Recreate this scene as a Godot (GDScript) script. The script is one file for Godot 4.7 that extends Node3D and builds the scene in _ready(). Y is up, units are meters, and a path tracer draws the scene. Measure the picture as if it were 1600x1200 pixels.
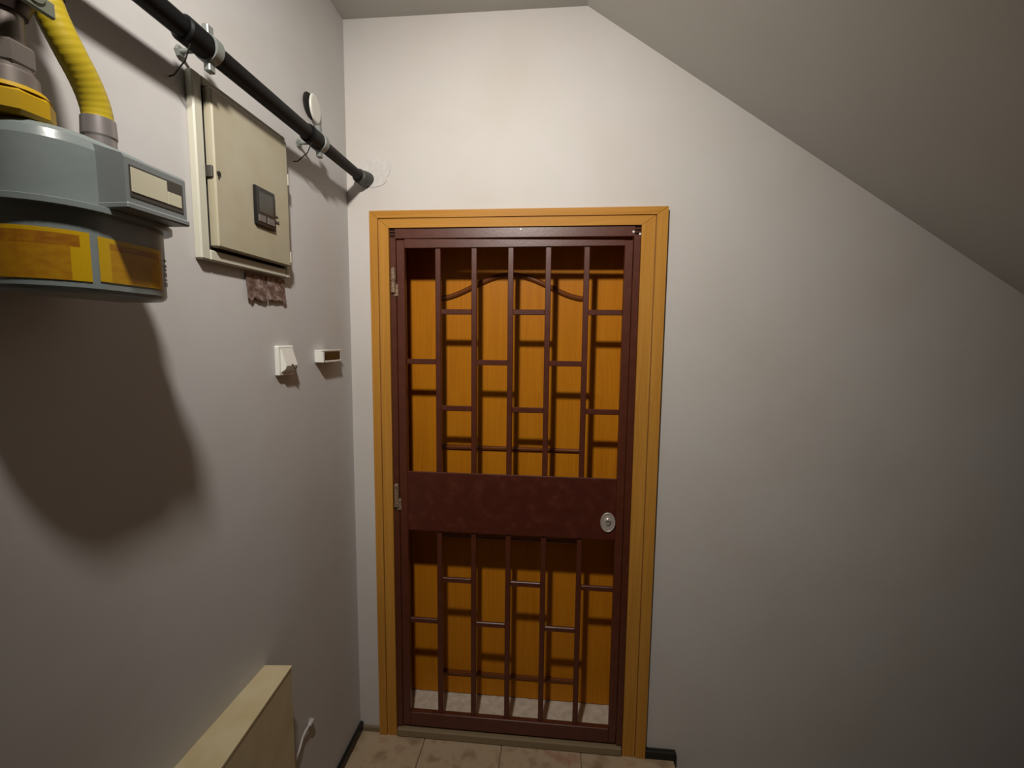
extends Node3D
# A small stair landing: barred entrance door, left wall with gas meter, pipe and boxes, stair soffit on the right.
# x runs right along the door wall, y up, z out of the door wall towards the viewer; metres.

var M := {}
var used := {}
var swap_uv := false          # true: grain runs along x instead of y

const LAMP := Vector3(0.54, 2.66, 1.42)
const AIM := Vector3(0.60, 1.66, 0.0)

# ---------------------------------------------------------------- helpers
func numbered(called: String) -> String:
	if not used.has(called):
		used[called] = 0
		return called
	used[called] += 1
	return "%s_%03d" % [called, used[called]]

func begin() -> SurfaceTool:
	var st := SurfaceTool.new()
	st.begin(Mesh.PRIMITIVE_TRIANGLES)
	return st

func uv_of(p: Vector3, n: Vector3) -> Vector2:
	var a := n.abs()
	var r: Vector2
	if a.y >= a.x and a.y >= a.z: r = Vector2(p.x, p.z)
	elif a.x >= a.z: r = Vector2(p.z, p.y)
	else: r = Vector2(p.x, p.y)
	return Vector2(r.y, r.x) if swap_uv else r

func vert(st: SurfaceTool, p: Vector3, n: Vector3):
	st.set_normal(n)
	st.set_uv(uv_of(p, n))
	st.add_vertex(p)

# a flat convex polygon facing along want
func poly(st: SurfaceTool, pts: Array, want: Vector3):
	var n: Vector3 = (pts[1] - pts[0]).cross(pts[2] - pts[0])
	if n.length() < 1e-12: return
	n = n.normalized()
	var list := pts
	if n.dot(want) > 0.0:
		list = pts.duplicate()
		list.reverse()
	var out: Vector3 = n if n.dot(want) > 0.0 else -n
	for i in range(1, list.size() - 1):
		vert(st, list[0], out); vert(st, list[i], out); vert(st, list[i + 1], out)

# bevelled box from corner a to corner b, optionally turned by xf
func bx(st: SurfaceTool, a: Vector3, b: Vector3, bev := 0.002, xf := Transform3D.IDENTITY):
	var c := (a + b) / 2.0
	var h := ((b - a) / 2.0).abs()
	var e: float = min(bev, min(h.x, min(h.y, h.z)) * 0.49)
	var dirs := [Vector3.RIGHT, Vector3.UP, Vector3.BACK]
	var P := func(sx, sy, sz, face):
		var v := Vector3(sx * (h.x - e), sy * (h.y - e), sz * (h.z - e))
		v[face] += e * [sx, sy, sz][face]
		return xf * (c + v)
	for f in 3:
		var u: int = (f + 1) % 3
		var w: int = (f + 2) % 3
		for s in [-1.0, 1.0]:
			var q := []
			for k in [[-1, -1], [1, -1], [1, 1], [-1, 1]]:
				var sg := [0.0, 0.0, 0.0]
				sg[f] = s; sg[u] = k[0]; sg[w] = k[1]
				q.append(P.call(sg[0], sg[1], sg[2], f))
			poly(st, q, xf.basis * (dirs[f] * s))
	if e <= 0.0: return
	for f in 3:
		var u: int = (f + 1) % 3
		var w: int = (f + 2) % 3
		for s in [-1.0, 1.0]:
			for t in [-1.0, 1.0]:
				var q := []
				for k in [[-1, f], [1, f], [1, u], [-1, u]]:
					var sg := [0.0, 0.0, 0.0]
					sg[f] = s; sg[u] = t; sg[w] = k[0]
					q.append(P.call(sg[0], sg[1], sg[2], k[1]))
				poly(st, q, xf.basis * (dirs[f] * s + dirs[u] * t))
	for sx in [-1.0, 1.0]:
		for sy in [-1.0, 1.0]:
			for sz in [-1.0, 1.0]:
				poly(st, [P.call(sx, sy, sz, 0), P.call(sx, sy, sz, 1), P.call(sx, sy, sz, 2)], xf.basis * Vector3(sx, sy, sz))

# a tube through pts with a radius at each point; smooth around, capped
func tube(st: SurfaceTool, pts: Array, radii: Array, segs := 20, caps := true):
	var n := pts.size()
	var rings := []
	var tan0: Vector3 = (pts[1] - pts[0]).normalized()
	var side := tan0.cross(Vector3.UP if absf(tan0.y) < 0.9 else Vector3.RIGHT).normalized()
	var frames := []
	for i in n:
		var t: Vector3
		if i == 0: t = pts[1] - pts[0]
		elif i == n - 1: t = pts[n - 1] - pts[n - 2]
		else: t = (pts[i + 1] - pts[i]).normalized() + (pts[i] - pts[i - 1]).normalized()
		if t.length() < 1e-9: t = tan0
		t = t.normalized()
		side = (side - t * side.dot(t)).normalized()
		frames.append([t, side, t.cross(side)])
	for i in n:
		var ring := []
		for k in segs:
			var an := TAU * k / segs
			ring.append(pts[i] + (frames[i][1] * cos(an) + frames[i][2] * sin(an)) * radii[i])
		rings.append(ring)
	for i in n - 1:
		var d: Vector3 = pts[i + 1] - pts[i]
		var dl := d.length()
		var dr: float = radii[i + 1] - radii[i]
		for k in segs:
			var k2 := (k + 1) % segs
			var nm := []
			for kk in [k, k2]:
				var an: float = TAU * kk / segs
				var rad: Vector3 = frames[i][1] * cos(an) + frames[i][2] * sin(an)
				var rad2: Vector3 = frames[i + 1][1] * cos(an) + frames[i + 1][2] * sin(an)
				nm.append(((rad + rad2).normalized() * dl - frames[i][0] * dr).normalized())
			var a: Vector3 = rings[i][k]; var b: Vector3 = rings[i][k2]
			var c2: Vector3 = rings[i + 1][k2]; var d2: Vector3 = rings[i + 1][k]
			for tri in [[a, 0, b, 1, c2, 1], [a, 0, c2, 1, d2, 0]]:
				var g: Vector3 = (tri[2] - tri[0]).cross(tri[4] - tri[0])
				if g.length() < 1e-14: continue
				var order := [0, 2, 4] if g.dot(nm[0]) < 0.0 else [0, 4, 2]
				for o in order: vert(st, tri[o], nm[tri[o + 1]])
	if caps:
		if radii[0] > 1e-5: poly(st, rings[0], -frames[0][0])
		if radii[n - 1] > 1e-5: poly(st, rings[n - 1], frames[n - 1][0])

# a prism with 'sides' flat faces (hexagon nuts) between two points
func hexa(st: SurfaceTool, a: Vector3, b: Vector3, r: float, sides := 6, turn := 0.0):
	var t := (b - a).normalized()
	var s := t.cross(Vector3.UP if absf(t.y) < 0.9 else Vector3.RIGHT).normalized()
	var u := t.cross(s)
	var lo := []; var hi := []; var lo2 := []; var hi2 := []
	var ch: float = min(0.12 * r, a.distance_to(b) * 0.3)
	for k in sides:
		var d := s * cos(TAU * k / sides + turn) + u * sin(TAU * k / sides + turn)
		lo.append(a + d * (r - ch)); hi.append(b + d * (r - ch))
		lo2.append(a + t * ch + d * r); hi2.append(b - t * ch + d * r)
	poly(st, lo, -t); poly(st, hi, t)
	for k in sides:
		var j := (k + 1) % sides
		var out: Vector3 = lo2[k] + lo2[j] - a * 2.0
		poly(st, [lo2[k], lo2[j], hi2[j], hi2[k]], out - t * out.dot(t))
		poly(st, [lo[k], lo[j], lo2[j], lo2[k]], out - t * out.length())
		poly(st, [hi[k], hi[j], hi2[j], hi2[k]], out + t * out.length())

# closed outline (2D points) extruded from depth d0 to d1; place maps (u, v, d) into space
func prism(st: SurfaceTool, outline: PackedVector2Array, d0: float, d1: float, place: Callable):
	var tri := Geometry2D.triangulate_polygon(outline)
	var zf: Vector3 = (place.call(0.0, 0.0, 1.0) - place.call(0.0, 0.0, 0.0)).normalized()
	for i in range(0, tri.size(), 3):
		for d in [d0, d1]:
			var q := []
			for k in 3: q.append(place.call(outline[tri[i + k]].x, outline[tri[i + k]].y, d))
			poly(st, q, zf if d == d1 else -zf)
	var n := outline.size()
	var sgn := -1.0 if Geometry2D.is_polygon_clockwise(outline) else 1.0
	for i in n:
		var a := outline[i]; var b := outline[(i + 1) % n]
		var nn := Vector2(b.y - a.y, a.x - b.x) * sgn
		var w: Vector3 = place.call(nn.x, nn.y, 0.0) - place.call(0.0, 0.0, 0.0)
		poly(st, [place.call(a.x, a.y, d0), place.call(b.x, b.y, d0), place.call(b.x, b.y, d1), place.call(a.x, a.y, d1)], w)

func obj(called: String, st: SurfaceTool, m: Material, parent: Node = self) -> MeshInstance3D:
	var o := MeshInstance3D.new()
	o.name = numbered(called) if parent == self else called
	st.generate_tangents()
	o.mesh = st.commit()
	o.material_override = m
	o.cast_shadow = GeometryInstance3D.SHADOW_CASTING_SETTING_ON
	parent.add_child(o, true)
	return o

func tag(o: Node, label: String, category: String, group := ""):
	o.set_meta("label", label)
	o.set_meta("category", category)
	if group: o.set_meta("group", group)

func thing(called: String, label: String, category: String, at := Vector3.ZERO, group := "") -> Node3D:
	var o := Node3D.new()
	o.name = numbered(called)
	add_child(o)
	o.position = at
	tag(o, label, category, group)
	return o

func structure(called: String, label := "") -> Node3D:
	var o := Node3D.new()
	o.name = numbered(called)
	add_child(o)
	o.set_meta("kind", "structure")
	if label: o.set_meta("label", label)
	return o

func box_part(called: String, a: Vector3, b: Vector3, m: Material, parent: Node, bev := 0.002) -> MeshInstance3D:
	var st := begin()
	bx(st, a, b, bev)
	return obj(called, st, m, parent)

# ---------------------------------------------------------------- materials
func noise(freq: float, seed_: int, oct := 4) -> FastNoiseLite:
	var n := FastNoiseLite.new()
	n.noise_type = FastNoiseLite.TYPE_SIMPLEX_SMOOTH
	n.frequency = freq; n.seed = seed_
	n.fractal_type = FastNoiseLite.FRACTAL_FBM
	n.fractal_octaves = oct
	return n

func noise_tex(freq: float, seed_: int, cols: Array, stops: Array, oct := 4, size := 512) -> NoiseTexture2D:
	var t := NoiseTexture2D.new()
	t.width = size; t.height = size; t.seamless = true; t.generate_mipmaps = true
	t.noise = noise(freq, seed_, oct)
	var g := Gradient.new()
	g.offsets = PackedFloat32Array(stops); g.colors = PackedColorArray(cols)
	t.color_ramp = g
	return t

func bump_tex(freq: float, seed_: int, strength: float, oct := 4, size := 512) -> NoiseTexture2D:
	var t := NoiseTexture2D.new()
	t.width = size; t.height = size; t.seamless = true; t.as_normal_map = true; t.bump_strength = strength
	t.noise = noise(freq, seed_, oct)
	return t

func plain(c: Color, rough := 0.6, metal := 0.0, spec := 0.5) -> StandardMaterial3D:
	var m := StandardMaterial3D.new()
	m.albedo_color = c; m.roughness = rough; m.metallic = metal; m.metallic_specular = spec
	return m

func paint(cols: Array, stops: Array, freq: float, seed_: int, rough: float, scale: float, nstr := 3.0, nfreq := 0.05) -> StandardMaterial3D:
	var m := plain(Color.WHITE, rough)
	m.albedo_texture = noise_tex(freq, seed_, cols, stops)
	m.uv1_triplanar = true; m.uv1_world_triplanar = true
	m.uv1_scale = Vector3.ONE * scale
	if nstr > 0.0:
		m.normal_enabled = true
		m.normal_texture = bump_tex(nfreq, seed_ + 7, nstr)
		m.normal_scale = 0.5
	return m

func wood(base: Color, dark: Color, seed_: int, rough: float) -> StandardMaterial3D:
	var w := 512; var h := 512
	var img := Image.create(w, h, false, Image.FORMAT_RGB8)
	var n1 := noise(0.02, seed_, 3); var n2 := noise(0.09, seed_ + 1, 3)
	for y in h:
		for x in w:
			var wob := n1.get_noise_2d(x * 0.4, y * 0.2) * 10.0
			var a := n2.get_noise_2d((x + wob) * 2.4, y * 0.06) * 0.5 + 0.5
			var b := n1.get_noise_2d(x * 0.9, y * 0.09 + 300.0) * 0.5 + 0.5
			img.set_pixel(x, y, base.lerp(dark, clampf(a * 0.75 + b * 0.45 - 0.25, 0.0, 1.0)))
	img.generate_mipmaps()
	var m := plain(Color.WHITE, rough)
	m.albedo_texture = ImageTexture.create_from_image(img)
	m.uv1_scale = Vector3(1.1, 0.7, 1.0)
	return m

func sticker_print(seed_: int, bands: Array) -> StandardMaterial3D:
	# yellow tape with blurred, smeared orange print
	var w := 160; var h := 96
	var img := Image.create(w, h, false, Image.FORMAT_RGB8)
	var n := noise(0.03, seed_, 3)
	for y in h:
		for x in w:
			var u := float(x) / w; var v := float(y) / h
			var c := Color(0.78, 0.62, 0.06)
			var k := n.get_noise_2d(x * 0.8, y * 1.6) * 0.5 + 0.5
			for b in bands:
				if u > b[0] and u < b[2] and v > b[1] and v < b[3]:
					c = c.lerp(Color(0.56, 0.33, 0.07), clampf(b[4] * (0.45 + k * 0.8), 0.0, 1.0))
			img.set_pixel(x, y, c)
	var m := plain(Color.WHITE, 0.35)
	m.albedo_texture = ImageTexture.create_from_image(img)
	return m

func make_materials():
	M.wall = paint([Color(0.755, 0.73, 0.70), Color(0.77, 0.75, 0.725), Color(0.775, 0.76, 0.74)], [0.0, 0.5, 1.0], 0.006, 11, 0.62, 0.6, 0.25, 0.03)
	M.wall_left = paint([Color(0.735, 0.72, 0.70), Color(0.75, 0.74, 0.73), Color(0.755, 0.75, 0.745)], [0.0, 0.5, 1.0], 0.006, 31, 0.6, 0.6, 0.25, 0.03)
	M.ceiling = paint([Color(0.73, 0.715, 0.69), Color(0.75, 0.74, 0.715)], [0.0, 1.0], 0.008, 51, 0.75, 0.6, 0.25, 0.03)
	M.casing = wood(Color(0.74, 0.535, 0.235), Color(0.63, 0.42, 0.15), 3, 0.5)
	M.casing.metallic_specular = 0.25
	M.leaf = wood(Color(0.76, 0.49, 0.09), Color(0.66, 0.39, 0.07), 8, 0.4)
	M.leaf.metallic_specular = 0.25
	M.molding = plain(Color(0.42, 0.23, 0.10), 0.2)
	M.groove = plain(Color(0.50, 0.32, 0.13), 0.7)
	M.iron = paint([Color(0.305, 0.145, 0.088), Color(0.335, 0.165, 0.105)], [0.2, 0.8], 0.02, 71, 0.36, 2.0, 0.2, 0.06)
	M.sheet = paint([Color(0.27, 0.115, 0.075), Color(0.30, 0.13, 0.085), Color(0.36, 0.18, 0.135)], [0.0, 0.62, 1.0], 0.018, 75, 0.36, 1.6, 0.3, 0.03)
	M.hinge = paint([Color(0.36, 0.25, 0.19), Color(0.62, 0.54, 0.44)], [0.3, 0.7], 0.03, 77, 0.4, 8.0, 2.0, 0.08)
	M.steel = plain(Color(0.78, 0.74, 0.70), 0.35, 0.45)
	M.slot = plain(Color(0.03, 0.03, 0.03), 0.8)
	M.marble = paint([Color(0.74, 0.69, 0.62), Color(0.82, 0.78, 0.72)], [0.2, 0.8], 0.02, 81, 0.4, 2.0, 0.0)
	M.grout = plain(Color(0.47, 0.40, 0.31), 0.9)
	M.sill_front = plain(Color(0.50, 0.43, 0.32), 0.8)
	M.tiles = []
	for k in 3:
		M.tiles.append(paint([Color(0.56, 0.46, 0.36), Color(0.66, 0.585, 0.47), Color(0.68, 0.60, 0.49), Color(0.62, 0.47, 0.385)], [0.1, 0.42, 0.62, 0.95], 0.007, 91 + k * 5, 0.45, 2.0 + 0.3 * k, 0.2, 0.08))
	M.black_stone = plain(Color(0.075, 0.065, 0.05), 0.45)
	M.cream = paint([Color(0.76, 0.70, 0.54), Color(0.79, 0.74, 0.60)], [0.2, 0.8], 0.012, 101, 0.5, 1.5, 0.3, 0.05)
	M.cabinet = paint([Color(0.64, 0.61, 0.515), Color(0.665, 0.64, 0.555)], [0.2, 0.8], 0.01, 105, 0.42, 1.5, 0.12, 0.05)
	M.cabinet_frame = plain(Color(0.74, 0.73, 0.665), 0.4)
	M.black_plastic = plain(Color(0.045, 0.045, 0.04), 0.3)
	M.screen = plain(Color(0.22, 0.22, 0.20), 0.18)
	M.button = plain(Color(0.40, 0.37, 0.36), 0.4)
	M.pipe = paint([Color(0.025, 0.028, 0.036), Color(0.05, 0.05, 0.055)], [0.2, 0.8], 0.03, 111, 0.5, 4.0, 0.3, 0.1)
	M.pipe.metallic_specular = 0.3
	M.pipe_brown = paint([Color(0.085, 0.05, 0.045), Color(0.11, 0.08, 0.07)], [0.2, 0.8], 0.03, 115, 0.55, 4.0, 0.3, 0.1)
	M.pipe_brown.metallic_specular = 0.3
	M.elbow = paint([Color(0.16, 0.165, 0.15), Color(0.26, 0.26, 0.23)], [0.2, 0.8], 0.03, 117, 0.45, 5.0, 1.5, 0.1)
	M.zinc = plain(Color(0.52, 0.54, 0.52), 0.42, 0.5)
	M.white_plastic = plain(Color(0.86, 0.855, 0.82), 0.35)
	M.dark_window = plain(Color(0.10, 0.085, 0.07), 0.15)
	M.meter = paint([Color(0.49, 0.525, 0.52), Color(0.515, 0.55, 0.545)], [0.2, 0.8], 0.01, 121, 0.3, 2.0, 0.4, 0.05)
	M.meter_grey = plain(Color(0.47, 0.49, 0.49), 0.4)
	M.meter_face = plain(Color(0.78, 0.76, 0.66), 0.35)
	M.meter_dark = plain(Color(0.26, 0.245, 0.22), 0.4)
	M.yellow = plain(Color(0.74, 0.59, 0.06), 0.42)
	M.hose = plain(Color(0.70, 0.61, 0.12), 0.42)
	M.ferrule = plain(Color(0.58, 0.555, 0.55), 0.35, 0.6)
	M.union = plain(Color(0.52, 0.485, 0.46), 0.42, 0.5)
	M.valve = plain(Color(0.25, 0.20, 0.18), 0.45, 0.5)
	M.lever = plain(Color(0.50, 0.52, 0.46), 0.4, 0.4)
	M.tape = paint([Color(0.34, 0.265, 0.235), Color(0.46, 0.385, 0.36), Color(0.66, 0.60, 0.57)], [0.3, 0.6, 0.95], 0.012, 131, 0.25, 5.0, 0.5, 0.03)
	M.plaster = paint([Color(0.75, 0.735, 0.71), Color(0.79, 0.78, 0.765)], [0.2, 0.8], 0.02, 141, 0.8, 4.0, 0.6, 0.05)
	M.dark_hole = plain(Color(0.13, 0.11, 0.095), 0.9)

# ---------------------------------------------------------------- building
func _ready():
	# camera
	var cam := Camera3D.new()
	cam.name = "camera"
	cam.fov = rad_to_deg(2.0 * atan(600.0 / 704.64))
	cam.near = 0.02; cam.far = 50.0
	add_child(cam)
	cam.rotation_order = EULER_ORDER_YXZ
	cam.position = Vector3(0.7851, 1.652, 1.697)
	cam.rotation = Vector3(-0.0997, 0.0908, 0.0102)
	cam.current = true
	# environment: an indoor stairwell at night, nothing comes in from outside
	var we := WorldEnvironment.new()
	we.name = "environment"
	var env := Environment.new()
	env.background_mode = Environment.BG_COLOR
	env.background_color = Color(0.0, 0.0, 0.0)
	env.tonemap_mode = Environment.TONE_MAPPER_LINEAR
	env.tonemap_exposure = 1.0
	env.sdfgi_enabled = true; env.ssao_enabled = true; env.ssil_enabled = true
	we.environment = env
	add_child(we)
	make_materials()
	unseen_lamp(2.6)
	room()
	floor_and_stairs()
	entrance_door()
	casing()
	gate()
	gas_pipe()
	gas_meter()
	electric_cabinet()
	small_fittings()
	ledge()

func unseen_lamp(energy: float):
	# bulb placed from the shadows; dish, tilt and narrow cone added to imitate vignetting
	var t := thing("unseen_lamp", "unseen glowing bulb hung from landing ceiling, with an added dish tipped to the door to imitate lens vignetting", "lamp", LAMP)
	var aim := (AIM - LAMP).normalized()
	var glow := plain(Color(1, 0.95, 0.88), 0.4)
	glow.emission_enabled = true
	glow.emission = Color(1.0, 0.93, 0.85)
	glow.emission_energy_multiplier = 3.0
	var st := begin()
	var pts := []; var rad := []
	for k in 17:
		var a := PI * k / 16.0
		pts.append(aim * -0.045 * cos(a)); rad.append(maxf(0.045 * sin(a), 0.0005))
	tube(st, pts, rad, 24, false)
	obj("bulb", st, glow, t)
	st = begin()
	tube(st, [aim * -0.042, aim * -0.046, aim * -0.09, aim * -0.097], [0.014, 0.018, 0.018, 0.012], 20)
	obj("socket", st, M.black_plastic, t)
	st = begin()
	tube(st, [aim * -0.062, aim * -0.056, aim * -0.048, aim * -0.04], [0.019, 0.05, 0.08, 0.1], 36, false)
	tube(st, [aim * -0.064, aim * -0.058, aim * -0.05, aim * -0.04], [0.019, 0.052, 0.082, 0.1015], 36, false)
	obj("added_dish", st, M.white_plastic, t)  # made-up dish to go with the narrowed cone
	st = begin()
	tube(st, [aim * -0.085, aim * -0.09 + Vector3(0, 0.05, 0), Vector3(aim.x * -0.09, 2.785 - LAMP.y, aim.z * -0.09)], [0.006, 0.006, 0.006], 10)
	obj("rod", st, M.zinc, t)
	st = begin()
	var top := Vector3(aim.x * -0.09, 2.80 - LAMP.y, aim.z * -0.09)
	tube(st, [top - Vector3(0, 0.02, 0), top], [0.03, 0.045], 24)
	obj("ceiling_cap", st, M.white_plastic, t)
	var l := SpotLight3D.new()
	l.name = "bulb_light"
	l.light_color = Color(1.0, 0.975, 0.945)
	l.light_energy = energy
	l.light_size = 0.045
	l.spot_angle = 60.5  # cone narrowed to imitate the lens darkening towards its edges
	l.spot_angle_attenuation = 1.0
	l.spot_range = 12.0
	l.spot_attenuation = 2.0
	l.shadow_enabled = true
	t.add_child(l)
	l.look_at_from_position(LAMP, AIM, Vector3.UP)

func slab(called: String, boxes: Array, m: Material) -> Node:
	var st := begin()
	for b in boxes: bx(st, b[0], b[1], 0.0)
	var o := obj(called, st, m)
	o.set_meta("kind", "structure")
	return o

func room():
	var lo := -5.0
	slab("wall_left", [[Vector3(-0.2, lo, -0.25), Vector3(0, 7.0, 4.4)]], M.wall_left)
	slab("wall_back", [
		[Vector3(0, lo, -0.25), Vector3(0.148, 7.0, 0)],
		[Vector3(1.104, lo, -0.25), Vector3(5.2, 7.0, 0)],
		[Vector3(0.148, 2.075, -0.25), Vector3(1.104, 7.0, 0)],
		[Vector3(0.148, lo, -0.25), Vector3(1.104, -0.1, 0)]], M.wall)
	slab("wall_front", [[Vector3(-0.2, lo, 2.5), Vector3(4.0, 7.0, 4.4)]], M.wall)
	slab("wall_right", [[Vector3(5.2, lo, -0.25), Vector3(5.4, 7.0, 4.4)]], M.wall)
	# ceiling: the next landing's slab and the underside of the flight that comes down from it
	var c := structure("ceiling", "grey white ceiling of the landing with the sloping underside of the stair above")
	box_part("landing_slab", Vector3(0, 2.80, 0), Vector3(0.88, 2.98, 4.2), M.ceiling, c, 0.0)
	var st := begin()
	var slope := 0.6625
	var out := PackedVector2Array([Vector2(0.88, 2.80), Vector2(3.05, 2.80 - slope * 2.17), Vector2(5.2, 2.80 - slope * 2.17), Vector2(5.2, 1.56)])
	var x := 3.05; var y := 1.56
	out.append(Vector2(x, y))
	for k in 8:
		y += 0.178; out.append(Vector2(x, y))
		if k < 7:
			x -= 0.268; out.append(Vector2(x, y))
	out.append(Vector2(0.88, y))
	prism(st, out, 0.0, 1.18, func(u, v, d): return Vector3(u, v, d))
	obj("stair_soffit", st, M.ceiling, c)
	box_part("upper_slab", Vector3(-0.2, 7.0, -0.25), Vector3(5.4, 7.15, 4.4), M.ceiling, c, 0.0)
	# skirting
	var b := box_part("baseboard_left", Vector3(0, 0, 0.0), Vector3(0.014, 0.035, 4.2), M.black_stone, self, 0.002)
	b.name = "baseboard_left"; b.set_meta("kind", "structure")
	b = box_part("baseboard_back", Vector3(1.178, -0.17, 0.0), Vector3(1.298, 0.032, 0.02), M.black_stone, self, 0.002)
	b.name = "baseboard_back"; b.set_meta("kind", "structure")
	b = box_part("baseboard_back_corner", Vector3(0.014, 0, 0.0), Vector3(0.092, 0.02, 0.012), M.grout, self, 0.002)
	b.name = "trim_3"; b.set_meta("kind", "structure")

func floor_and_stairs():
	var f := structure("floor", "pale terrazzo tiled landing floor and stairs going down to the right")
	box_part("slab", Vector3(0, -0.2, 0), Vector3(1.275, -0.006, 4.2), M.grout, f, 0.0)
	var xs := [0.0, 0.285, 0.605, 0.925, 1.245, 1.29]
	var rng := RandomNumberGenerator.new()
	rng.seed = 5
	var z := 0.0
	var row := 0
	while z < 4.19:
		var z1: float = min(z + (0.30 if row == 0 else 0.32), 4.2)
		for i in 4:
			var x1: float = xs[i + 1] if i < 3 else 1.29
			var drop := rng.randf() * 0.001
			box_part("tile", Vector3(xs[i] + 0.0015, -0.02, z + 0.0015), Vector3(x1 - 0.0015, -drop, z1 - 0.0015), M.tiles[(i * 2 + row * 5) % 3], f, 0.0015)
		z = z1; row += 1
	for k in 8:
		box_part("stair_step", Vector3(1.275 + 0.27 * k, -0.17 * (k + 1) - 0.17, 0), Vector3(1.275 + 0.27 * (k + 1) + 0.03, -0.17 * (k + 1), 1.18), M.marble, f, 0.004)
	box_part("half_landing", Vector3(3.43, -1.73, 0), Vector3(5.2, -1.53, 4.2), M.marble, f, 0.0)
	for k in 8:
		box_part("stair_step", Vector3(1.29 + 0.27 * k, 0.17 * k, 1.3), Vector3(1.29 + 0.27 * (k + 1) + 0.03, 0.17 * (k + 1), 2.5), M.marble, f, 0.004)
	# raised marble sill under the gate, front strip in a darker tan
	var s := structure("trim_2", "pale marble door sill with a darker tan front strip under the iron gate")
	box_part("sill_slab", Vector3(0.148, 0, -0.23), Vector3(1.104, 0.032, -0.0135), M.marble, s, 0.002)
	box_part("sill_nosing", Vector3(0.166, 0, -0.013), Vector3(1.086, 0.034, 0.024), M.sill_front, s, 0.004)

func arch_points(x0: float, x1: float, n: int) -> Array:
	# bonnet shaped top of the upper door panel: flat shoulders, a swell in the middle
	var r := []
	for k in n + 1:
		var t := float(k) / n
		var s := sin(PI * t)
		var swell := pow(maxf(s, 0.0), 1.85)
		r.append(Vector2(lerpf(x0, x1, t), 1.817 + 0.097 * swell))
	return r

func entrance_door():
	var d := structure("door_1", "honey coloured wooden entrance door with an arched upper panel behind the gate")
	var zf := -0.19
	box_part("door_leaf", Vector3(0.166, 0.034, zf - 0.04), Vector3(1.087, 2.07, zf), M.leaf, d, 0.003)
	# frame lining of the opening
	box_part("jamb", Vector3(0.148, 0.036, -0.24), Vector3(0.165, 2.075, 0), M.casing, d, 0.001)
	box_part("jamb", Vector3(1.088, 0.036, -0.24), Vector3(1.104, 2.075, 0), M.casing, d, 0.001)
	swap_uv = true
	box_part("jamb", Vector3(0.165, 2.072, -0.24), Vector3(1.088, 2.09, 0), M.casing, d, 0.001)
	swap_uv = false
	# panels: a dark beaded edge round a slightly raised field
	var up := [Vector2(0.298, 1.185)]
	up.append_array(arch_points(0.298, 0.912, 32))
	up.append(Vector2(0.912, 1.185))
	var low := [Vector2(0.298, 0.14), Vector2(0.298, 0.785), Vector2(0.912, 0.785), Vector2(0.912, 0.14)]
	for o in [up, low]:
		var pts := []; var rad := []
		for q in o:
			pts.append(Vector3(q.x, q.y, zf + 0.002)); rad.append(0.011)
		pts.append(pts[0]); rad.append(0.011)
		var st := begin()
		tube(st, pts, rad, 10, false)
		var edge := obj("panel_molding", st, M.molding, d)
		edge.set_meta("label", "dark glossy beaded molding")

# one mitred casing board: quad corners outer a, b and inner c, d, with a groove line along it
func casing_board(parent: Node, oa: Vector2, ob: Vector2, ib: Vector2, ia: Vector2, horizontal: bool):
	swap_uv = horizontal
	var st := begin()
	var place := func(u, v, w): return Vector3(u, v, w)
	# two flat fillets, the outer one a little thicker, with a narrow groove between
	var m1a := oa.lerp(ia, 0.43); var m1b := ob.lerp(ib, 0.43)
	var m2a := oa.lerp(ia, 0.47); var m2b := ob.lerp(ib, 0.47)
	prism(st, PackedVector2Array([oa, ob, m1b, m1a]), -0.002, 0.022, place)
	prism(st, PackedVector2Array([m2a, m2b, ib, ia]), -0.002, 0.019, place)
	var board := obj("casing_board", st, M.casing, parent)
	st = begin()
	prism(st, PackedVector2Array([m1a, m1b, m2b, m2a]), -0.002, 0.0165, place)
	obj("groove", st, M.groove, board)
	swap_uv = false

func casing():
	var t := structure("trim_1", "ochre wooden door casing with mitred corners and a groove line")
	var e := 0.0006
	var x0 := 0.0919; var x1 := 1.1774; var y1 := 2.12
	var a0 := 0.164; var a1 := 1.0885; var b1 := 2.0585
	casing_board(t, Vector2(x0, 0), Vector2(x0, y1 - e), Vector2(a0, b1 - e), Vector2(a0, 0.0), false)
	casing_board(t, Vector2(x1, 0), Vector2(x1, y1 - e), Vector2(a1, b1 - e), Vector2(a1, 0.0), false)
	casing_board(t, Vector2(x0 + e, y1), Vector2(x1 - e, y1), Vector2(a1 - e, b1), Vector2(a0 + e, b1), true)

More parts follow.
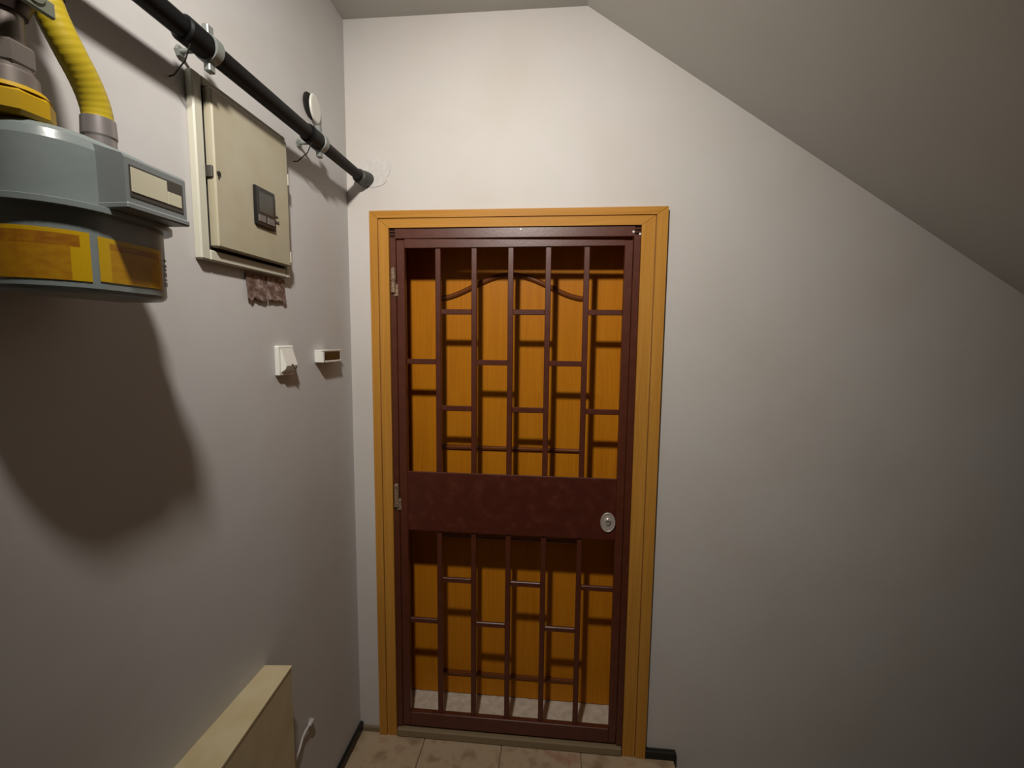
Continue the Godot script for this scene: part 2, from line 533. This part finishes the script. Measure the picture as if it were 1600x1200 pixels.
func gate():
	var g := thing("security_gate", "dark brown wrought iron security gate with square bars and a solid middle plate", "gate", Vector3(0.626, 0.036, 0.0))
	var o := g.position
	# fixed outer frame of thin flat iron
	var zb := -0.012
	var fr := begin()
	bx(fr, Vector3(0.165, 0.037, zb) - o, Vector3(0.1885, 2.058, 0.012) - o, 0.002)
	bx(fr, Vector3(1.064, 0.037, zb) - o, Vector3(1.088, 2.058, 0.012) - o, 0.002)
	bx(fr, Vector3(0.165, 2.0205, 0.002) - o, Vector3(1.088, 2.058, 0.012) - o, 0.002)
	obj("fixed_frame", fr, M.iron, g)
	# leaf frame
	box_part("stile", Vector3(0.1905, 0.045, zb) - o, Vector3(0.222, 2.016, 0.012) - o, M.iron, g)
	box_part("stile", Vector3(1.033, 0.045, zb) - o, Vector3(1.062, 2.008, 0.012) - o, M.iron, g)
	var st := begin()    # the leaf hangs a little: its top rail drops to the right
	prism(st, PackedVector2Array([Vector2(0.222, 1.987) - Vector2(o.x, o.y), Vector2(1.033, 1.990) - Vector2(o.x, o.y), Vector2(1.033, 2.0085) - Vector2(o.x, o.y), Vector2(0.60, 2.0145) - Vector2(o.x, o.y), Vector2(0.222, 2.0195) - Vector2(o.x, o.y)]), 0.003, 0.010, func(u, v, w): return Vector3(u, v, w))
	obj("top_rail", st, M.iron, g)
	box_part("bottom_rail", Vector3(0.222, 0.045, zb) - o, Vector3(1.033, 0.105, 0.012) - o, M.iron, g)
	box_part("middle_plate", Vector3(0.222, 0.89, 0.004) - o, Vector3(1.033, 1.13, 0.0115) - o, M.sheet, g, 0.003)
	var xs := [0.222, 0.347, 0.4845, 0.622, 0.7605, 0.9, 1.033]
	for i in range(1, 6):
		box_part("bar", Vector3(xs[i] - 0.0105, 0.104, -0.009) - o, Vector3(xs[i] + 0.0105, 1.99, 0.0035) - o, M.iron, g, 0.002)
	for r in [[1.752, 1], [1.562, 0], [1.383, 1], [0.685, 1], [0.505, 0]]:
		for c in range(r[1], 6, 2):
			box_part("crossbar", Vector3(xs[c] + (0.010 if c > 0 else 0.0), r[0] - 0.0105, -0.009) - o, Vector3(xs[c + 1] - (0.010 if c < 5 else 0.0), r[0] + 0.0095, 0.003) - o, M.iron, g, 0.002)
	# two welded lift-off hinges on the left
	for y in [1.865, 1.03]:
		st = begin()
		tube(st, [Vector3(0.179, y - 0.045, 0.016) - o, Vector3(0.179, y - 0.043, 0.016) - o, Vector3(0.179, y - 0.002, 0.016) - o, Vector3(0.179, y, 0.016) - o, Vector3(0.179, y + 0.002, 0.016) - o, Vector3(0.179, y + 0.045, 0.016) - o, Vector3(0.179, y + 0.05, 0.016) - o],
			[0.006, 0.0095, 0.0095, 0.0075, 0.0095, 0.0095, 0.004], 14)
		bx(st, Vector3(0.178, y - 0.058, 0.010) - o, Vector3(0.197, y - 0.012, 0.016) - o, 0.002)
		var h := obj("hinge", st, M.hinge, g)
		h.set_meta("label", "worn hinge smeared with grease and paint")
	# lock: oval steel plate with a key cylinder
	st = begin()
	var oval := PackedVector2Array()
	for k in 28: oval.append(Vector2(1.0035 - o.x + 0.0275 * cos(TAU * k / 28), 0.961 - o.y + 0.0375 * sin(TAU * k / 28)))
	prism(st, oval, 0.011, 0.0165, func(u, v, w): return Vector3(u, v, w))
	var rim := []; var rr := []
	for k in 29:
		rim.append(Vector3(1.0035 - o.x + 0.026 * cos(TAU * k / 28), 0.961 - o.y + 0.036 * sin(TAU * k / 28), 0.0165)); rr.append(0.0022)
	tube(st, rim, rr, 8, false)
	var lk := obj("lock_plate", st, M.steel, g)
	lk.set_meta("label", "oval steel lock plate")
	st = begin()
	var cy := Vector3(1.0035, 0.968, 0.0165) - o
	tube(st, [cy, cy + Vector3(0, 0, 0.006), cy + Vector3(0, 0, 0.0075)], [0.0115, 0.0115, 0.0095], 20)
	bx(st, cy + Vector3(-0.006, -0.016, 0), cy + Vector3(0.006, 0.0, 0.006), 0.002)
	obj("key_cylinder", st, M.steel, lk)
	box_part("keyhole", cy + Vector3(-0.008, -0.002, 0.0072), cy + Vector3(0.008, 0.0012, 0.0082), M.slot, lk, 0.0)
	# pale screw heads in the fixed frame
	for q in [Vector2(0.658, 2.049), Vector2(1.061, 2.036), Vector2(1.084, 2.028)]:
		st = begin()
		var sp := Vector3(q.x, q.y, 0.0115) - o
		tube(st, [sp, sp + Vector3(0, 0, 0.002), sp + Vector3(0, 0, 0.003)], [0.0042, 0.004, 0.002], 12)
		obj("screw", st, M.white_plastic, g)

func gas_pipe():
	var p := thing("gas_pipe", "black gas pipe running along the upper left wall into the door wall", "pipe", Vector3(0.069, 2.236, 0.0))
	var st := begin()
	tube(st, [Vector3(0, 0, 0.375), Vector3(0, 0.002, 2.5)], [0.0205, 0.0205], 24)
	obj("pipe_run", st, M.pipe, p)
	st = begin()
	tube(st, [Vector3(0, 0, 0.03), Vector3(0, 0, 0.375)], [0.0175, 0.0185], 24)
	var thin := obj("pipe_run", st, M.pipe_brown, p)
	thin.set_meta("label", "thinner rusty brown end of the pipe")
	for z in [0.81, 0.37]:
		st = begin()   # threaded coupling
		tube(st, [Vector3(0, 0, z - 0.03), Vector3(0, 0, z - 0.026), Vector3(0, 0, z + 0.026), Vector3(0, 0, z + 0.03)], [0.022, 0.0255, 0.0255, 0.022], 24)
		obj("coupling", st, M.pipe, p)
		st = begin()   # clamp: ring, ears above and below, stud to the wall
		tube(st, [Vector3(0, 0, z - 0.052), Vector3(0, 0, z - 0.051), Vector3(0, 0, z - 0.031), Vector3(0, 0, z - 0.03)], [0.022, 0.0275, 0.0275, 0.022], 24)
		bx(st, Vector3(-0.008, 0.024, z - 0.05), Vector3(0.006, 0.047, z - 0.032), 0.002)
		bx(st, Vector3(-0.008, -0.044, z - 0.05), Vector3(0.006, -0.024, z - 0.032), 0.002)
		tube(st, [Vector3(-0.069, 0, z - 0.041), Vector3(-0.024, 0, z - 0.041)], [0.005, 0.005], 10)
		hexa(st, Vector3(-0.069, 0, z - 0.041), Vector3(-0.061, 0, z - 0.041), 0.012)
		var cl := obj("pipe_clamp", st, M.zinc, p)
		st = begin()
		tube(st, [Vector3(0.01, -0.024, z + 0.02), Vector3(-0.01, -0.05, z + 0.012), Vector3(-0.05, -0.066, z - 0.005), Vector3(-0.067, -0.064, z - 0.012)], [0.0016, 0.0016, 0.0016, 0.0016], 6)
		obj("tie_wire", st, M.dark_hole, cl)
	st = begin()       # drop to the meter hose, and the house riser above the shut-off valve
	tube(st, [Vector3(0.014, -0.056, 1.11), Vector3(0.010, -0.04, 1.11), Vector3(0.0, 0.0, 1.11)], [0.0205, 0.0205, 0.0205], 20)
	tube(st, [Vector3(0.0, -0.02, 1.11), Vector3(0.0, 0.02, 1.11)], [0.026, 0.026], 20)
	obj("branch_pipe", st, M.pipe, p)
	st = begin()
	tube(st, [Vector3(0.039, -0.064, 1.164), Vector3(0.039, 0.06, 1.164), Vector3(0.03, 0.085, 1.164), Vector3(0.0, 0.095, 1.164), Vector3(-0.068, 0.095, 1.164)], [0.018, 0.018, 0.018, 0.018, 0.018], 20)
	obj("riser_pipe", st, M.union, p)
	st = begin()       # elbow that turns into the door wall
	tube(st, [Vector3(0, 0, 0.056), Vector3(0, 0, 0.052), Vector3(0, 0, 0.036), Vector3(0.003, 0.001, 0.022), Vector3(0.009, 0.003, 0.01), Vector3(0.014, 0.005, -0.01)], [0.018, 0.0245, 0.0245, 0.027, 0.026, 0.025], 24)
	obj("elbow", st, M.elbow, p)
	# wall plaster made good around the pipe's end
	st = begin()
	var blob := PackedVector2Array()
	var n := noise(0.6, 4, 2)
	for k in 36:
		var a := TAU * k / 36
		var r := 0.055 + 0.016 * n.get_noise_2d(cos(a) * 1.0, sin(a) * 1.0)
		blob.append(Vector2(0.112 + r * cos(a), 2.262 + r * 0.95 * sin(a)))
	prism(st, blob, 0.0, 0.0025, func(u, v, w): return Vector3(u, v, w))
	tag(obj("plaster_patch", st, M.plaster), "whiter rough plaster patch on door wall around the end of gas pipe", "plaster patch")

# the plan outline of the gas meter, x = out of the wall, y = z; offset grows it
func meter_plan(grow: float) -> PackedVector2Array:
	var r := PackedVector2Array()
	var rad := 0.08 + grow
	r.append(Vector2(0.03 - grow, 1.037 - rad))
	for k in 13:
		var a := -PI / 2 + PI / 2 * k / 12
		r.append(Vector2(0.085 + rad * cos(a), 1.037 + rad * sin(a)))
	for k in 13:
		var a := PI / 2 * k / 12
		r.append(Vector2(0.085 + rad * cos(a), 1.102 + rad * sin(a)))
	r.append(Vector2(0.03 - grow, 1.102 + rad))
	return r

func plan_stack(st: SurfaceTool, levels: Array):
	# levels: [y, grow]; smooth walls round the plan, caps top and bottom
	for i in levels.size() - 1:
		var a := meter_plan(levels[i][1]); var b := meter_plan(levels[i + 1][1])
		var dy: float = levels[i + 1][0] - levels[i][0]
		var dg: float = levels[i + 1][1] - levels[i][1]
		var n := a.size()
		var nrm := []
		for k in n:
			var t := a[(k + 1) % n] - a[(k - 1 + n) % n]
			if k == 0: t = a[1] - a[0]
			if k == n - 1: t = a[n - 1] - a[n - 2]
			var o := Vector2(t.y, -t.x).normalized()
			nrm.append(Vector3(o.x * absf(dy), -dg * signf(dy), o.y * absf(dy)).normalized() if dy != 0.0 else Vector3(0, -signf(dg), 0))
		for k in n - 1:
			var q := [Vector3(a[k].x, levels[i][0], a[k].y), Vector3(a[k + 1].x, levels[i][0], a[k + 1].y), Vector3(b[k + 1].x, levels[i + 1][0], b[k + 1].y), Vector3(b[k].x, levels[i + 1][0], b[k].y)]
			var m := [nrm[k], nrm[k + 1], nrm[k + 1], nrm[k]]
			for tri in [[0, 1, 2], [0, 2, 3]]:
				var g: Vector3 = (q[tri[1]] - q[tri[0]]).cross(q[tri[2]] - q[tri[0]])
				if g.length() < 1e-14: continue
				var ord: Array = tri if g.dot(m[tri[0]] + m[tri[1]]) < 0.0 else [tri[0], tri[2], tri[1]]
				for v in ord: vert(st, q[v], m[v])
		poly(st, [Vector3(a[0].x, levels[i][0], a[0].y), Vector3(a[n - 1].x, levels[i][0], a[n - 1].y), Vector3(b[n - 1].x, levels[i + 1][0], b[n - 1].y), Vector3(b[0].x, levels[i + 1][0], b[0].y)], Vector3.LEFT)
	for e in [[levels[0], Vector3.DOWN], [levels[levels.size() - 1], Vector3.UP]]:
		var pts := []
		for v in meter_plan(e[0][1]): pts.append(Vector3(v.x, e[0][0], v.y))
		poly(st, pts, e[1])

func meter_sticker(s0: float, s1: float, y0: float, y1: float, m: Material, parent: Node):
	# a label strip laid on the lower shell between two places along its plan (0..1), 1 mm proud
	var pl := meter_plan(-0.006 + 0.0012)
	var front := PackedVector2Array()
	for k in range(1, pl.size() - 1): front.append(pl[k])
	var length := 0.0
	var at := [0.0]
	for k in front.size() - 1:
		length += front[k].distance_to(front[k + 1]); at.append(length)
	var pts := []
	for k in 17:
		var d := lerpf(s0, s1, k / 16.0) * length
		for j in front.size() - 1:
			if d <= at[j + 1] + 1e-6:
				pts.append(front[j].lerp(front[j + 1], (d - at[j]) / maxf(at[j + 1] - at[j], 1e-6)))
				break
	var st := begin()
	for k in pts.size() - 1:
		var a: Vector2 = pts[k]; var b: Vector2 = pts[k + 1]
		var t := b - a
		var o := Vector3(t.y, 0, -t.x).normalized()
		var q := [[Vector3(a.x, y0, a.y), Vector2(k / 16.0, 1)], [Vector3(b.x, y0, b.y), Vector2((k + 1) / 16.0, 1)], [Vector3(b.x, y1, b.y), Vector2((k + 1) / 16.0, 0)], [Vector3(a.x, y1, a.y), Vector2(k / 16.0, 0)]]
		var g: Vector3 = (q[1][0] - q[0][0]).cross(q[2][0] - q[0][0])
		for v in ([0, 1, 2, 0, 2, 3] if g.dot(o) < 0.0 else [0, 2, 1, 0, 3, 2]):
			st.set_normal(o); st.set_uv(q[v][1]); st.add_vertex(q[v][0])
	var s := obj("sticker", st, m, parent)
	s.set_meta("label", "yellow paper sticker with smeared orange print")

func gas_meter():
	var g := thing("gas_meter", "pale blue grey domestic gas meter with yellow stickers on upper left wall", "gas meter", Vector3(0.02, -0.006, 0.022))
	var st := begin()
	plan_stack(st, [[1.826, -0.009], [1.90, -0.009], [1.912, -0.013], [1.919, -0.02], [1.922, -0.032]])
	obj("upper_shell", st, M.meter, g)
	st = begin()
	plan_stack(st, [[1.818, 0.004], [1.8185, 0.006], [1.8255, 0.006], [1.8265, 0.004]])
	obj("flange", st, M.meter, g)
	st = begin()
	plan_stack(st, [[1.712, -0.012], [1.7145, -0.008], [1.719, -0.006], [1.818, -0.006]])
	var lower := obj("lower_shell", st, M.meter, g)
	meter_sticker(0.675, 1.0, 1.727, 1.79, sticker_print(3, [[0.1, 0.08, 0.94, 0.32, 0.9], [0.2, 0.3, 0.98, 1.0, 0.62]]), lower)
	meter_sticker(0.31, 0.645, 1.729, 1.788, sticker_print(9, [[0.05, 0.1, 0.85, 0.25, 0.7], [0.0, 0.2, 0.84, 0.98, 0.45]]), lower)
	for y in [1.74, 1.87]:     # wall brackets behind
		box_part("bracket", Vector3(-0.02, y, 1.02), Vector3(0.032, y + 0.02, 1.12), M.zinc, g)
	# counter housing on the front
	var z0 := 1.004; var z1 := 1.104
	st = begin()
	prism(st, PackedVector2Array([Vector2(0.11, 1.832), Vector2(0.194, 1.832), Vector2(0.196, 1.835), Vector2(0.196, 1.893), Vector2(0.193, 1.897), Vector2(0.14, 1.914), Vector2(0.11, 1.916)]), z0, z1, func(u, v, w): return Vector3(u, v, w))
	bx(st, Vector3(0.14, 1.826, z0 - 0.003), Vector3(0.199, 1.835, z1 + 0.001), 0.002)
	var dsp := obj("counter_housing", st, M.meter_grey, g)
	dsp.set_meta("label", "grey counter housing")
	box_part("counter_window", Vector3(0.1955, 1.843, z0 + 0.006), Vector3(0.1968, 1.885, z1 - 0.006), M.meter_dark, dsp, 0.0005)
	st = begin()
	bx(st, Vector3(0.1965, 1.85, z0 + 0.035), Vector3(0.1978, 1.882, z1 - 0.008), 0.0005)
	bx(st, Vector3(0.1965, 1.85, z0 + 0.010), Vector3(0.1978, 1.868, z0 + 0.034), 0.0005)
	obj("counter_face", st, M.meter_face, dsp)
	# narrow serial strip at the far end of the lower shell: illegible dark marks
	meter_mark(lower)
	# inlet with yellow nut, union and shut-off valve
	var c := Vector3(0.088, 0, 1.142)
	st = begin()
	hexa(st, c + Vector3(0, 1.922, 0), c + Vector3(0, 1.952, 0), 0.040, 8, 0.3)
	tube(st, [c + Vector3(0, 1.952, 0), c + Vector3(0, 1.958, 0)], [0.037, 0.033], 24)
	var nut := obj("inlet_nut", st, M.yellow, g)
	nut.set_meta("label", "yellow union nut")
	st = begin()
	tube(st, [c + Vector3(0, 1.957, 0), c + Vector3(0, 1.976, 0), c + Vector3(0, 1.980, 0), c + Vector3(0, 1.984, 0)], [0.028, 0.027, 0.023, 0.023], 24)
	hexa(st, c + Vector3(0, 1.984, 0), c + Vector3(0, 2.012, 0), 0.026)
	tube(st, [c + Vector3(0, 2.012, 0), c + Vector3(0, 2.05, 0)], [0.018, 0.018], 24)
	obj("pipe_union", st, M.union, g)
	st = begin()
	tube(st, [c + Vector3(0, 2.048, 0), c + Vector3(0, 2.058, 0), c + Vector3(0, 2.072, 0), c + Vector3(0, 2.092, 0), c + Vector3(0, 2.106, 0), c + Vector3(0, 2.116, 0)], [0.022, 0.025, 0.032, 0.032, 0.025, 0.022], 24)
	tube(st, [c + Vector3(0.0, 2.082, 0), c + Vector3(0.042, 2.082, 0)], [0.011, 0.011], 16)
	tube(st, [c + Vector3(0, 2.116, 0), c + Vector3(0, 2.165, 0)], [0.0205, 0.0205], 24)
	tube(st, [Vector3(0.05, 1.93, 1.122), Vector3(0.05, 2.09, 1.122)], [0.019, 0.019], 20)
	var vl := obj("shut_off_valve", st, M.valve, g)
	st = begin()
	bx(st, Vector3(0.126, 2.052, 1.118), Vector3(0.132, 2.071, 1.188), 0.002)
	tube(st, [c + Vector3(0.036, 2.07, 0), c + Vector3(0.046, 2.07, 0)], [0.014, 0.012], 14)
	obj("valve_lever", st, M.lever, vl)
	# outlet: ferrule and yellow corrugated hose up to the pipe
	var f := Vector3(0.088, 0, 1.032)
	st = begin()
	tube(st, [f + Vector3(0, 1.915, 0), f + Vector3(0, 1.93, 0), f + Vector3(0, 1.933, 0), f + Vector3(0, 1.946, 0), f + Vector3(0, 1.949, 0), f + Vector3(0, 1.974, 0)], [0.024, 0.024, 0.020, 0.020, 0.0215, 0.0205], 24)
	obj("hose_ferrule", st, M.ferrule, g)
	var cv := Curve3D.new()
	cv.bake_interval = 0.002
	cv.add_point(f + Vector3(0, 1.972, 0), Vector3.ZERO, Vector3(0, 0.022, 0))
	cv.add_point(Vector3(0.090, 2.040, 1.062), Vector3(0, -0.022, -0.016), Vector3(0, 0.022, 0.014))
	cv.add_point(Vector3(0.082, 2.112, 1.088), Vector3(0.0, -0.022, -0.002), Vector3(0, 0.03, 0.002))
	cv.add_point(Vector3(0.076, 2.155, 1.088), Vector3(0, -0.02, 0), Vector3.ZERO)
	var pts := []; var rad := []
	var n := int(cv.get_baked_length() / 0.0022)
	for k in n + 1:
		pts.append(cv.sample_baked(cv.get_baked_length() * k / n, true))
		rad.append(0.0185 + 0.0001 * sin(k * TAU / 4.0))
	st = begin()
	tube(st, pts, rad, 22, true)
	var hs := obj("gas_hose", st, M.hose, g)
	hs.set_meta("label", "yellow corrugated gas hose")
	st = begin()
	tube(st, [Vector3(0.0825, 2.106, 1.0885), Vector3(0.082, 2.111, 1.088), Vector3(0.074, 2.15, 1.088), Vector3(0.072, 2.168, 1.088)], [0.021, 0.0235, 0.0235, 0.021], 20)
	obj("hose_fitting", st, M.valve, g)

func meter_mark(parent: Node):
	var st := begin()
	var pl := meter_plan(-0.006 + 0.0015)
	for q in [[1.735, 1.742], [1.744, 1.747], [1.750, 1.757], [1.760, 1.763], [1.765, 1.769], [1.774, 1.777]]:
		var a := pl[8]; var b := pl[9]
		var t := b - a
		poly(st, [Vector3(a.x, q[0], a.y), Vector3(b.x, q[0], b.y), Vector3(b.x, q[1], b.y), Vector3(a.x, q[1], a.y)], Vector3(t.y, 0, -t.x))
	obj("serial_marks", st, M.black_plastic, parent)

func electric_cabinet():
	var y0 := 1.820; var y1 := 2.212; var z0 := 0.424; var z1 := 0.757
	var g := thing("meter_cabinet", "cream metal electricity meter cabinet below the black pipe on left wall", "cabinet", Vector3(0, y0, (z0 + z1) / 2))
	var o := g.position
	var st := begin()
	# shallow surround of four strips
	bx(st, Vector3(0, y0, z1 - 0.026) - o, Vector3(0.018, y1, z1) - o, 0.003)
	bx(st, Vector3(0, y0, z0) - o, Vector3(0.018, y1, z0 + 0.018) - o, 0.003)
	bx(st, Vector3(0, y0, z0 + 0.018) - o, Vector3(0.018, y0 + 0.024, z1 - 0.026) - o, 0.003)
	bx(st, Vector3(0, y1 - 0.018, z0 + 0.018) - o, Vector3(0.018, y1, z1 - 0.026) - o, 0.003)
	obj("surround", st, M.cabinet_frame, g)
	box_part("body", Vector3(0, y0 + 0.02, z0 + 0.016) - o, Vector3(0.006, y1 - 0.016, z1 - 0.024) - o, M.dark_hole, g, 0.0)
	var door := box_part("door", Vector3(0.012, y0 + 0.031, z0 + 0.021) - o, Vector3(0.034, y1 - 0.021, z1 - 0.032) - o, M.cabinet, g, 0.003)
	# meter window with black surround, display and two keys
	st = begin()
	var wz0 := 0.518; var wz1 := 0.599; var wy0 := 1.931; var wy1 := 2.028
	bx(st, Vector3(0.030, wy0, wz0) - o, Vector3(0.041, wy1, wz1) - o, 0.003)
	var w := obj("meter_window", st, M.black_plastic, door)
	w.set_meta("label", "black display unit with two grey keys")
	st = begin()
	bx(st, Vector3(0.040, wy0 + 0.034, wz0 + 0.012) - o, Vector3(0.0416, wy1 - 0.012, wz1 - 0.012) - o, 0.0005)
	obj("display", st, M.screen, door)
	for k in 2:
		box_part("key", Vector3(0.040, wy0 + 0.010, wz0 + 0.010 + 0.036 * k) - o, Vector3(0.0435, wy0 + 0.027, wz0 + 0.038 + 0.036 * k) - o, M.button, door, 0.002)
	st = begin()
	bx(st, Vector3(0.033, 1.955, wz0 - 0.022) - o, Vector3(0.036, 1.962, wz0 - 0.004) - o, 0.001)
	bx(st, Vector3(0.033, 1.970, wz0 - 0.018) - o, Vector3(0.036, 1.975, wz0 - 0.004) - o, 0.001)
	obj("cable_clip", st, M.meter_dark, door)
	# keyhole and latch at the opening side, hinge knuckles on the other
	st = begin()
	tube(st, [Vector3(0.033, 2.012, z1 - 0.042) - o, Vector3(0.0365, 2.012, z1 - 0.042) - o], [0.0055, 0.005], 14)
	bx(st, Vector3(0.034, 2.0, z1 - 0.0435) - o, Vector3(0.0355, 2.012, z1 - 0.0405) - o, 0.0)
	obj("keyhole", st, M.dark_hole, door)
	box_part("latch", Vector3(0.014, 2.0, z1 - 0.034) - o, Vector3(0.03, 2.026, z1 - 0.027) - o, M.meter_dark, g, 0.002)
	for y in [1.862, 2.075]:
		st = begin()
		tube(st, [Vector3(0.030, y, z0 + 0.0185) - o, Vector3(0.030, y + 0.03, z0 + 0.0185) - o], [0.0045, 0.0045], 12)
		obj("hinge", st, M.cabinet_frame, g)

func torn_sheet(z0: float, z1: float, y0: float, y1: float, seed_: int) -> SurfaceTool:
	# crumpled transparent-brown film: a small relief grid with a torn lower edge, 2-6 mm proud of the wall
	var st := begin()
	var n := noise(1.0, seed_, 3)
	var W := 14; var H := 12
	var P := func(i, j):
		var u := float(i) / W; var v := float(j) / H
		var bottom := y0 + 0.009 * n.get_noise_2d(u * 4.0, 9.0)
		var x := 0.003 + 0.003 * (n.get_noise_2d(u * 6.0, v * 6.0) * 0.5 + 0.5) + (0.004 * (1.0 - v) * (1.0 - v))
		return Vector3(x, lerpf(bottom, y1, v), lerpf(z0, z1, u) + 0.002 * n.get_noise_2d(v * 3.0, 3.0))
	for i in W:
		for j in H:
			poly(st, [P.call(i, j), P.call(i + 1, j), P.call(i + 1, j + 1)], Vector3.RIGHT)
			poly(st, [P.call(i, j), P.call(i + 1, j + 1), P.call(i, j + 1)], Vector3.RIGHT)
			var b := Vector3(-0.0005, 0, 0)
			poly(st, [P.call(i, j) + b, P.call(i + 1, j) + b, P.call(i + 1, j + 1) + b], Vector3.LEFT)
			poly(st, [P.call(i, j) + b, P.call(i + 1, j + 1) + b, P.call(i, j + 1) + b], Vector3.LEFT)
	return st

func small_fittings():
	# two torn film labels under the cabinet
	tag(obj("torn_label", torn_sheet(0.520, 0.598, 1.748, 1.815, 21), M.tape), "left crumpled brown film label with torn edge under the cream cabinet", "label", "film labels under the cabinet")
	tag(obj("torn_label", torn_sheet(0.432, 0.517, 1.752, 1.815, 37), M.tape), "right crumpled brown film label with torn edge under the cream cabinet", "label", "film labels under the cabinet")
	# round junction box in the wall above the pipe, its cover hanging askew
	var j := thing("junction_box", "round white junction box cover hanging askew above the pipe on left wall", "junction box", Vector3(0, 2.380, 0.254))
	var st := begin()
	tube(st, [Vector3(0, 0, 0), Vector3(0.0035, 0, 0)], [0.0385, 0.037], 28)
	obj("box_ring", st, M.dark_hole, j)
	st = begin()
	var tilt := Transform3D(Basis(Vector3(0, 0, 1), 0.10) * Basis(Vector3(0, 1, 0), 0.13) * Basis(Vector3(0, 0, 1), -0.10), Vector3(0.011, -0.005, -0.009))
	var cp := []
	for v in [Vector3(0, 0, 0), Vector3(0.002, 0, 0), Vector3(0.006, 0, 0), Vector3(0.007, 0, 0)]: cp.append(tilt * v)
	tube(st, cp, [0.040, 0.042, 0.040, 0.034], 32)
	obj("cover", st, M.white_plastic, j)
	# white surface switch
	var s := thing("light_switch", "white surface mounted light switch with a tilted rocker on left wall", "switch", Vector3(0, 1.583, 0.452))
	st = begin()
	bx(st, Vector3(0, -0.043, -0.039), Vector3(0.014, 0.043, 0.039), 0.006)
	obj("switch_base", st, M.white_plastic, s)
	st = begin()
	prism(st, PackedVector2Array([Vector2(0.012, 0.034), Vector2(0.016, 0.034), Vector2(0.031, -0.014), Vector2(0.027, -0.024), Vector2(0.012, -0.034)]), -0.028, 0.028, func(u, v, w): return Vector3(u, v, w))
	obj("rocker", st, M.white_plastic, s)
	st = begin()
	tube(st, [Vector3(0.029, -0.012, 0.0), Vector3(0.0325, -0.0125, 0.0)], [0.003, 0.003], 10)
	tube(st, [Vector3(0.028, -0.021, -0.018), Vector3(0.0315, -0.023, -0.018)], [0.004, 0.004], 10)
	obj("indicator", st, M.meter_dark, s)
	# small breaker box
	var b := thing("breaker_box", "small white breaker box with a dark window between switch and corner", "breaker box", Vector3(0, 1.567, 0.205))
	st = begin()
	bx(st, Vector3(0, 0, -0.058), Vector3(0.027, 0.042, 0.070), 0.002)
	bx(st, Vector3(0.0, 0.037, -0.061), Vector3(0.030, 0.042, 0.070), 0.001)
	bx(st, Vector3(0.026, 0.0, -0.058), Vector3(0.030, 0.006, 0.066), 0.001)
	bx(st, Vector3(0.026, 0.0, 0.058), Vector3(0.030, 0.042, 0.067), 0.001)
	obj("case", st, M.white_plastic, b)
	box_part("window", Vector3(0.0255, 0.006, -0.052), Vector3(0.0285, 0.0335, 0.052), M.dark_window, b, 0.001)
	# stub of white cable low on the wall
	st = begin()
	var cv := Curve3D.new()
	cv.bake_interval = 0.004
	for q in [Vector3(0.0, 0.378, 0.378), Vector3(0.012, 0.386, 0.385), Vector3(0.014, 0.390, 0.405), Vector3(0.012, 0.386, 0.428), Vector3(0.010, 0.376, 0.44), Vector3(0.012, 0.358, 0.462), Vector3(0.014, 0.345, 0.49)]:
		cv.add_point(q)
	var pts := []; var rad := []
	for p in cv.get_baked_points():
		pts.append(p); rad.append(0.007 if pts.size() < 14 else 0.0035)
	tube(st, pts, rad, 10)
	tag(obj("cable_stub", st, M.plaster), "short white cable stub curling out of left wall near the cream ledge", "cable")

func ledge():
	# low boxed-in ledge along the left wall
	var l := thing("wall_ledge", "low cream painted boxed ledge along the bottom of left wall", "ledge")
	var st := begin()
	prism(st, PackedVector2Array([Vector2(0.0, 0.592), Vector2(0.074, 0.585), Vector2(0.098, 0.89), Vector2(0.15, 1.55), Vector2(0.0, 1.55)]), 0.0, 0.733, func(u, v, w): return Vector3(u, w, v))
	obj("side", st, M.cream, l)
	st = begin()
	prism(st, PackedVector2Array([Vector2(0.0, 0.590), Vector2(0.0755, 0.583), Vector2(0.0995, 0.89), Vector2(0.152, 1.55), Vector2(0.0, 1.55)]), 0.733, 0.739, func(u, v, w): return Vector3(u, w, v))
	obj("top_board", st, M.cream, l)
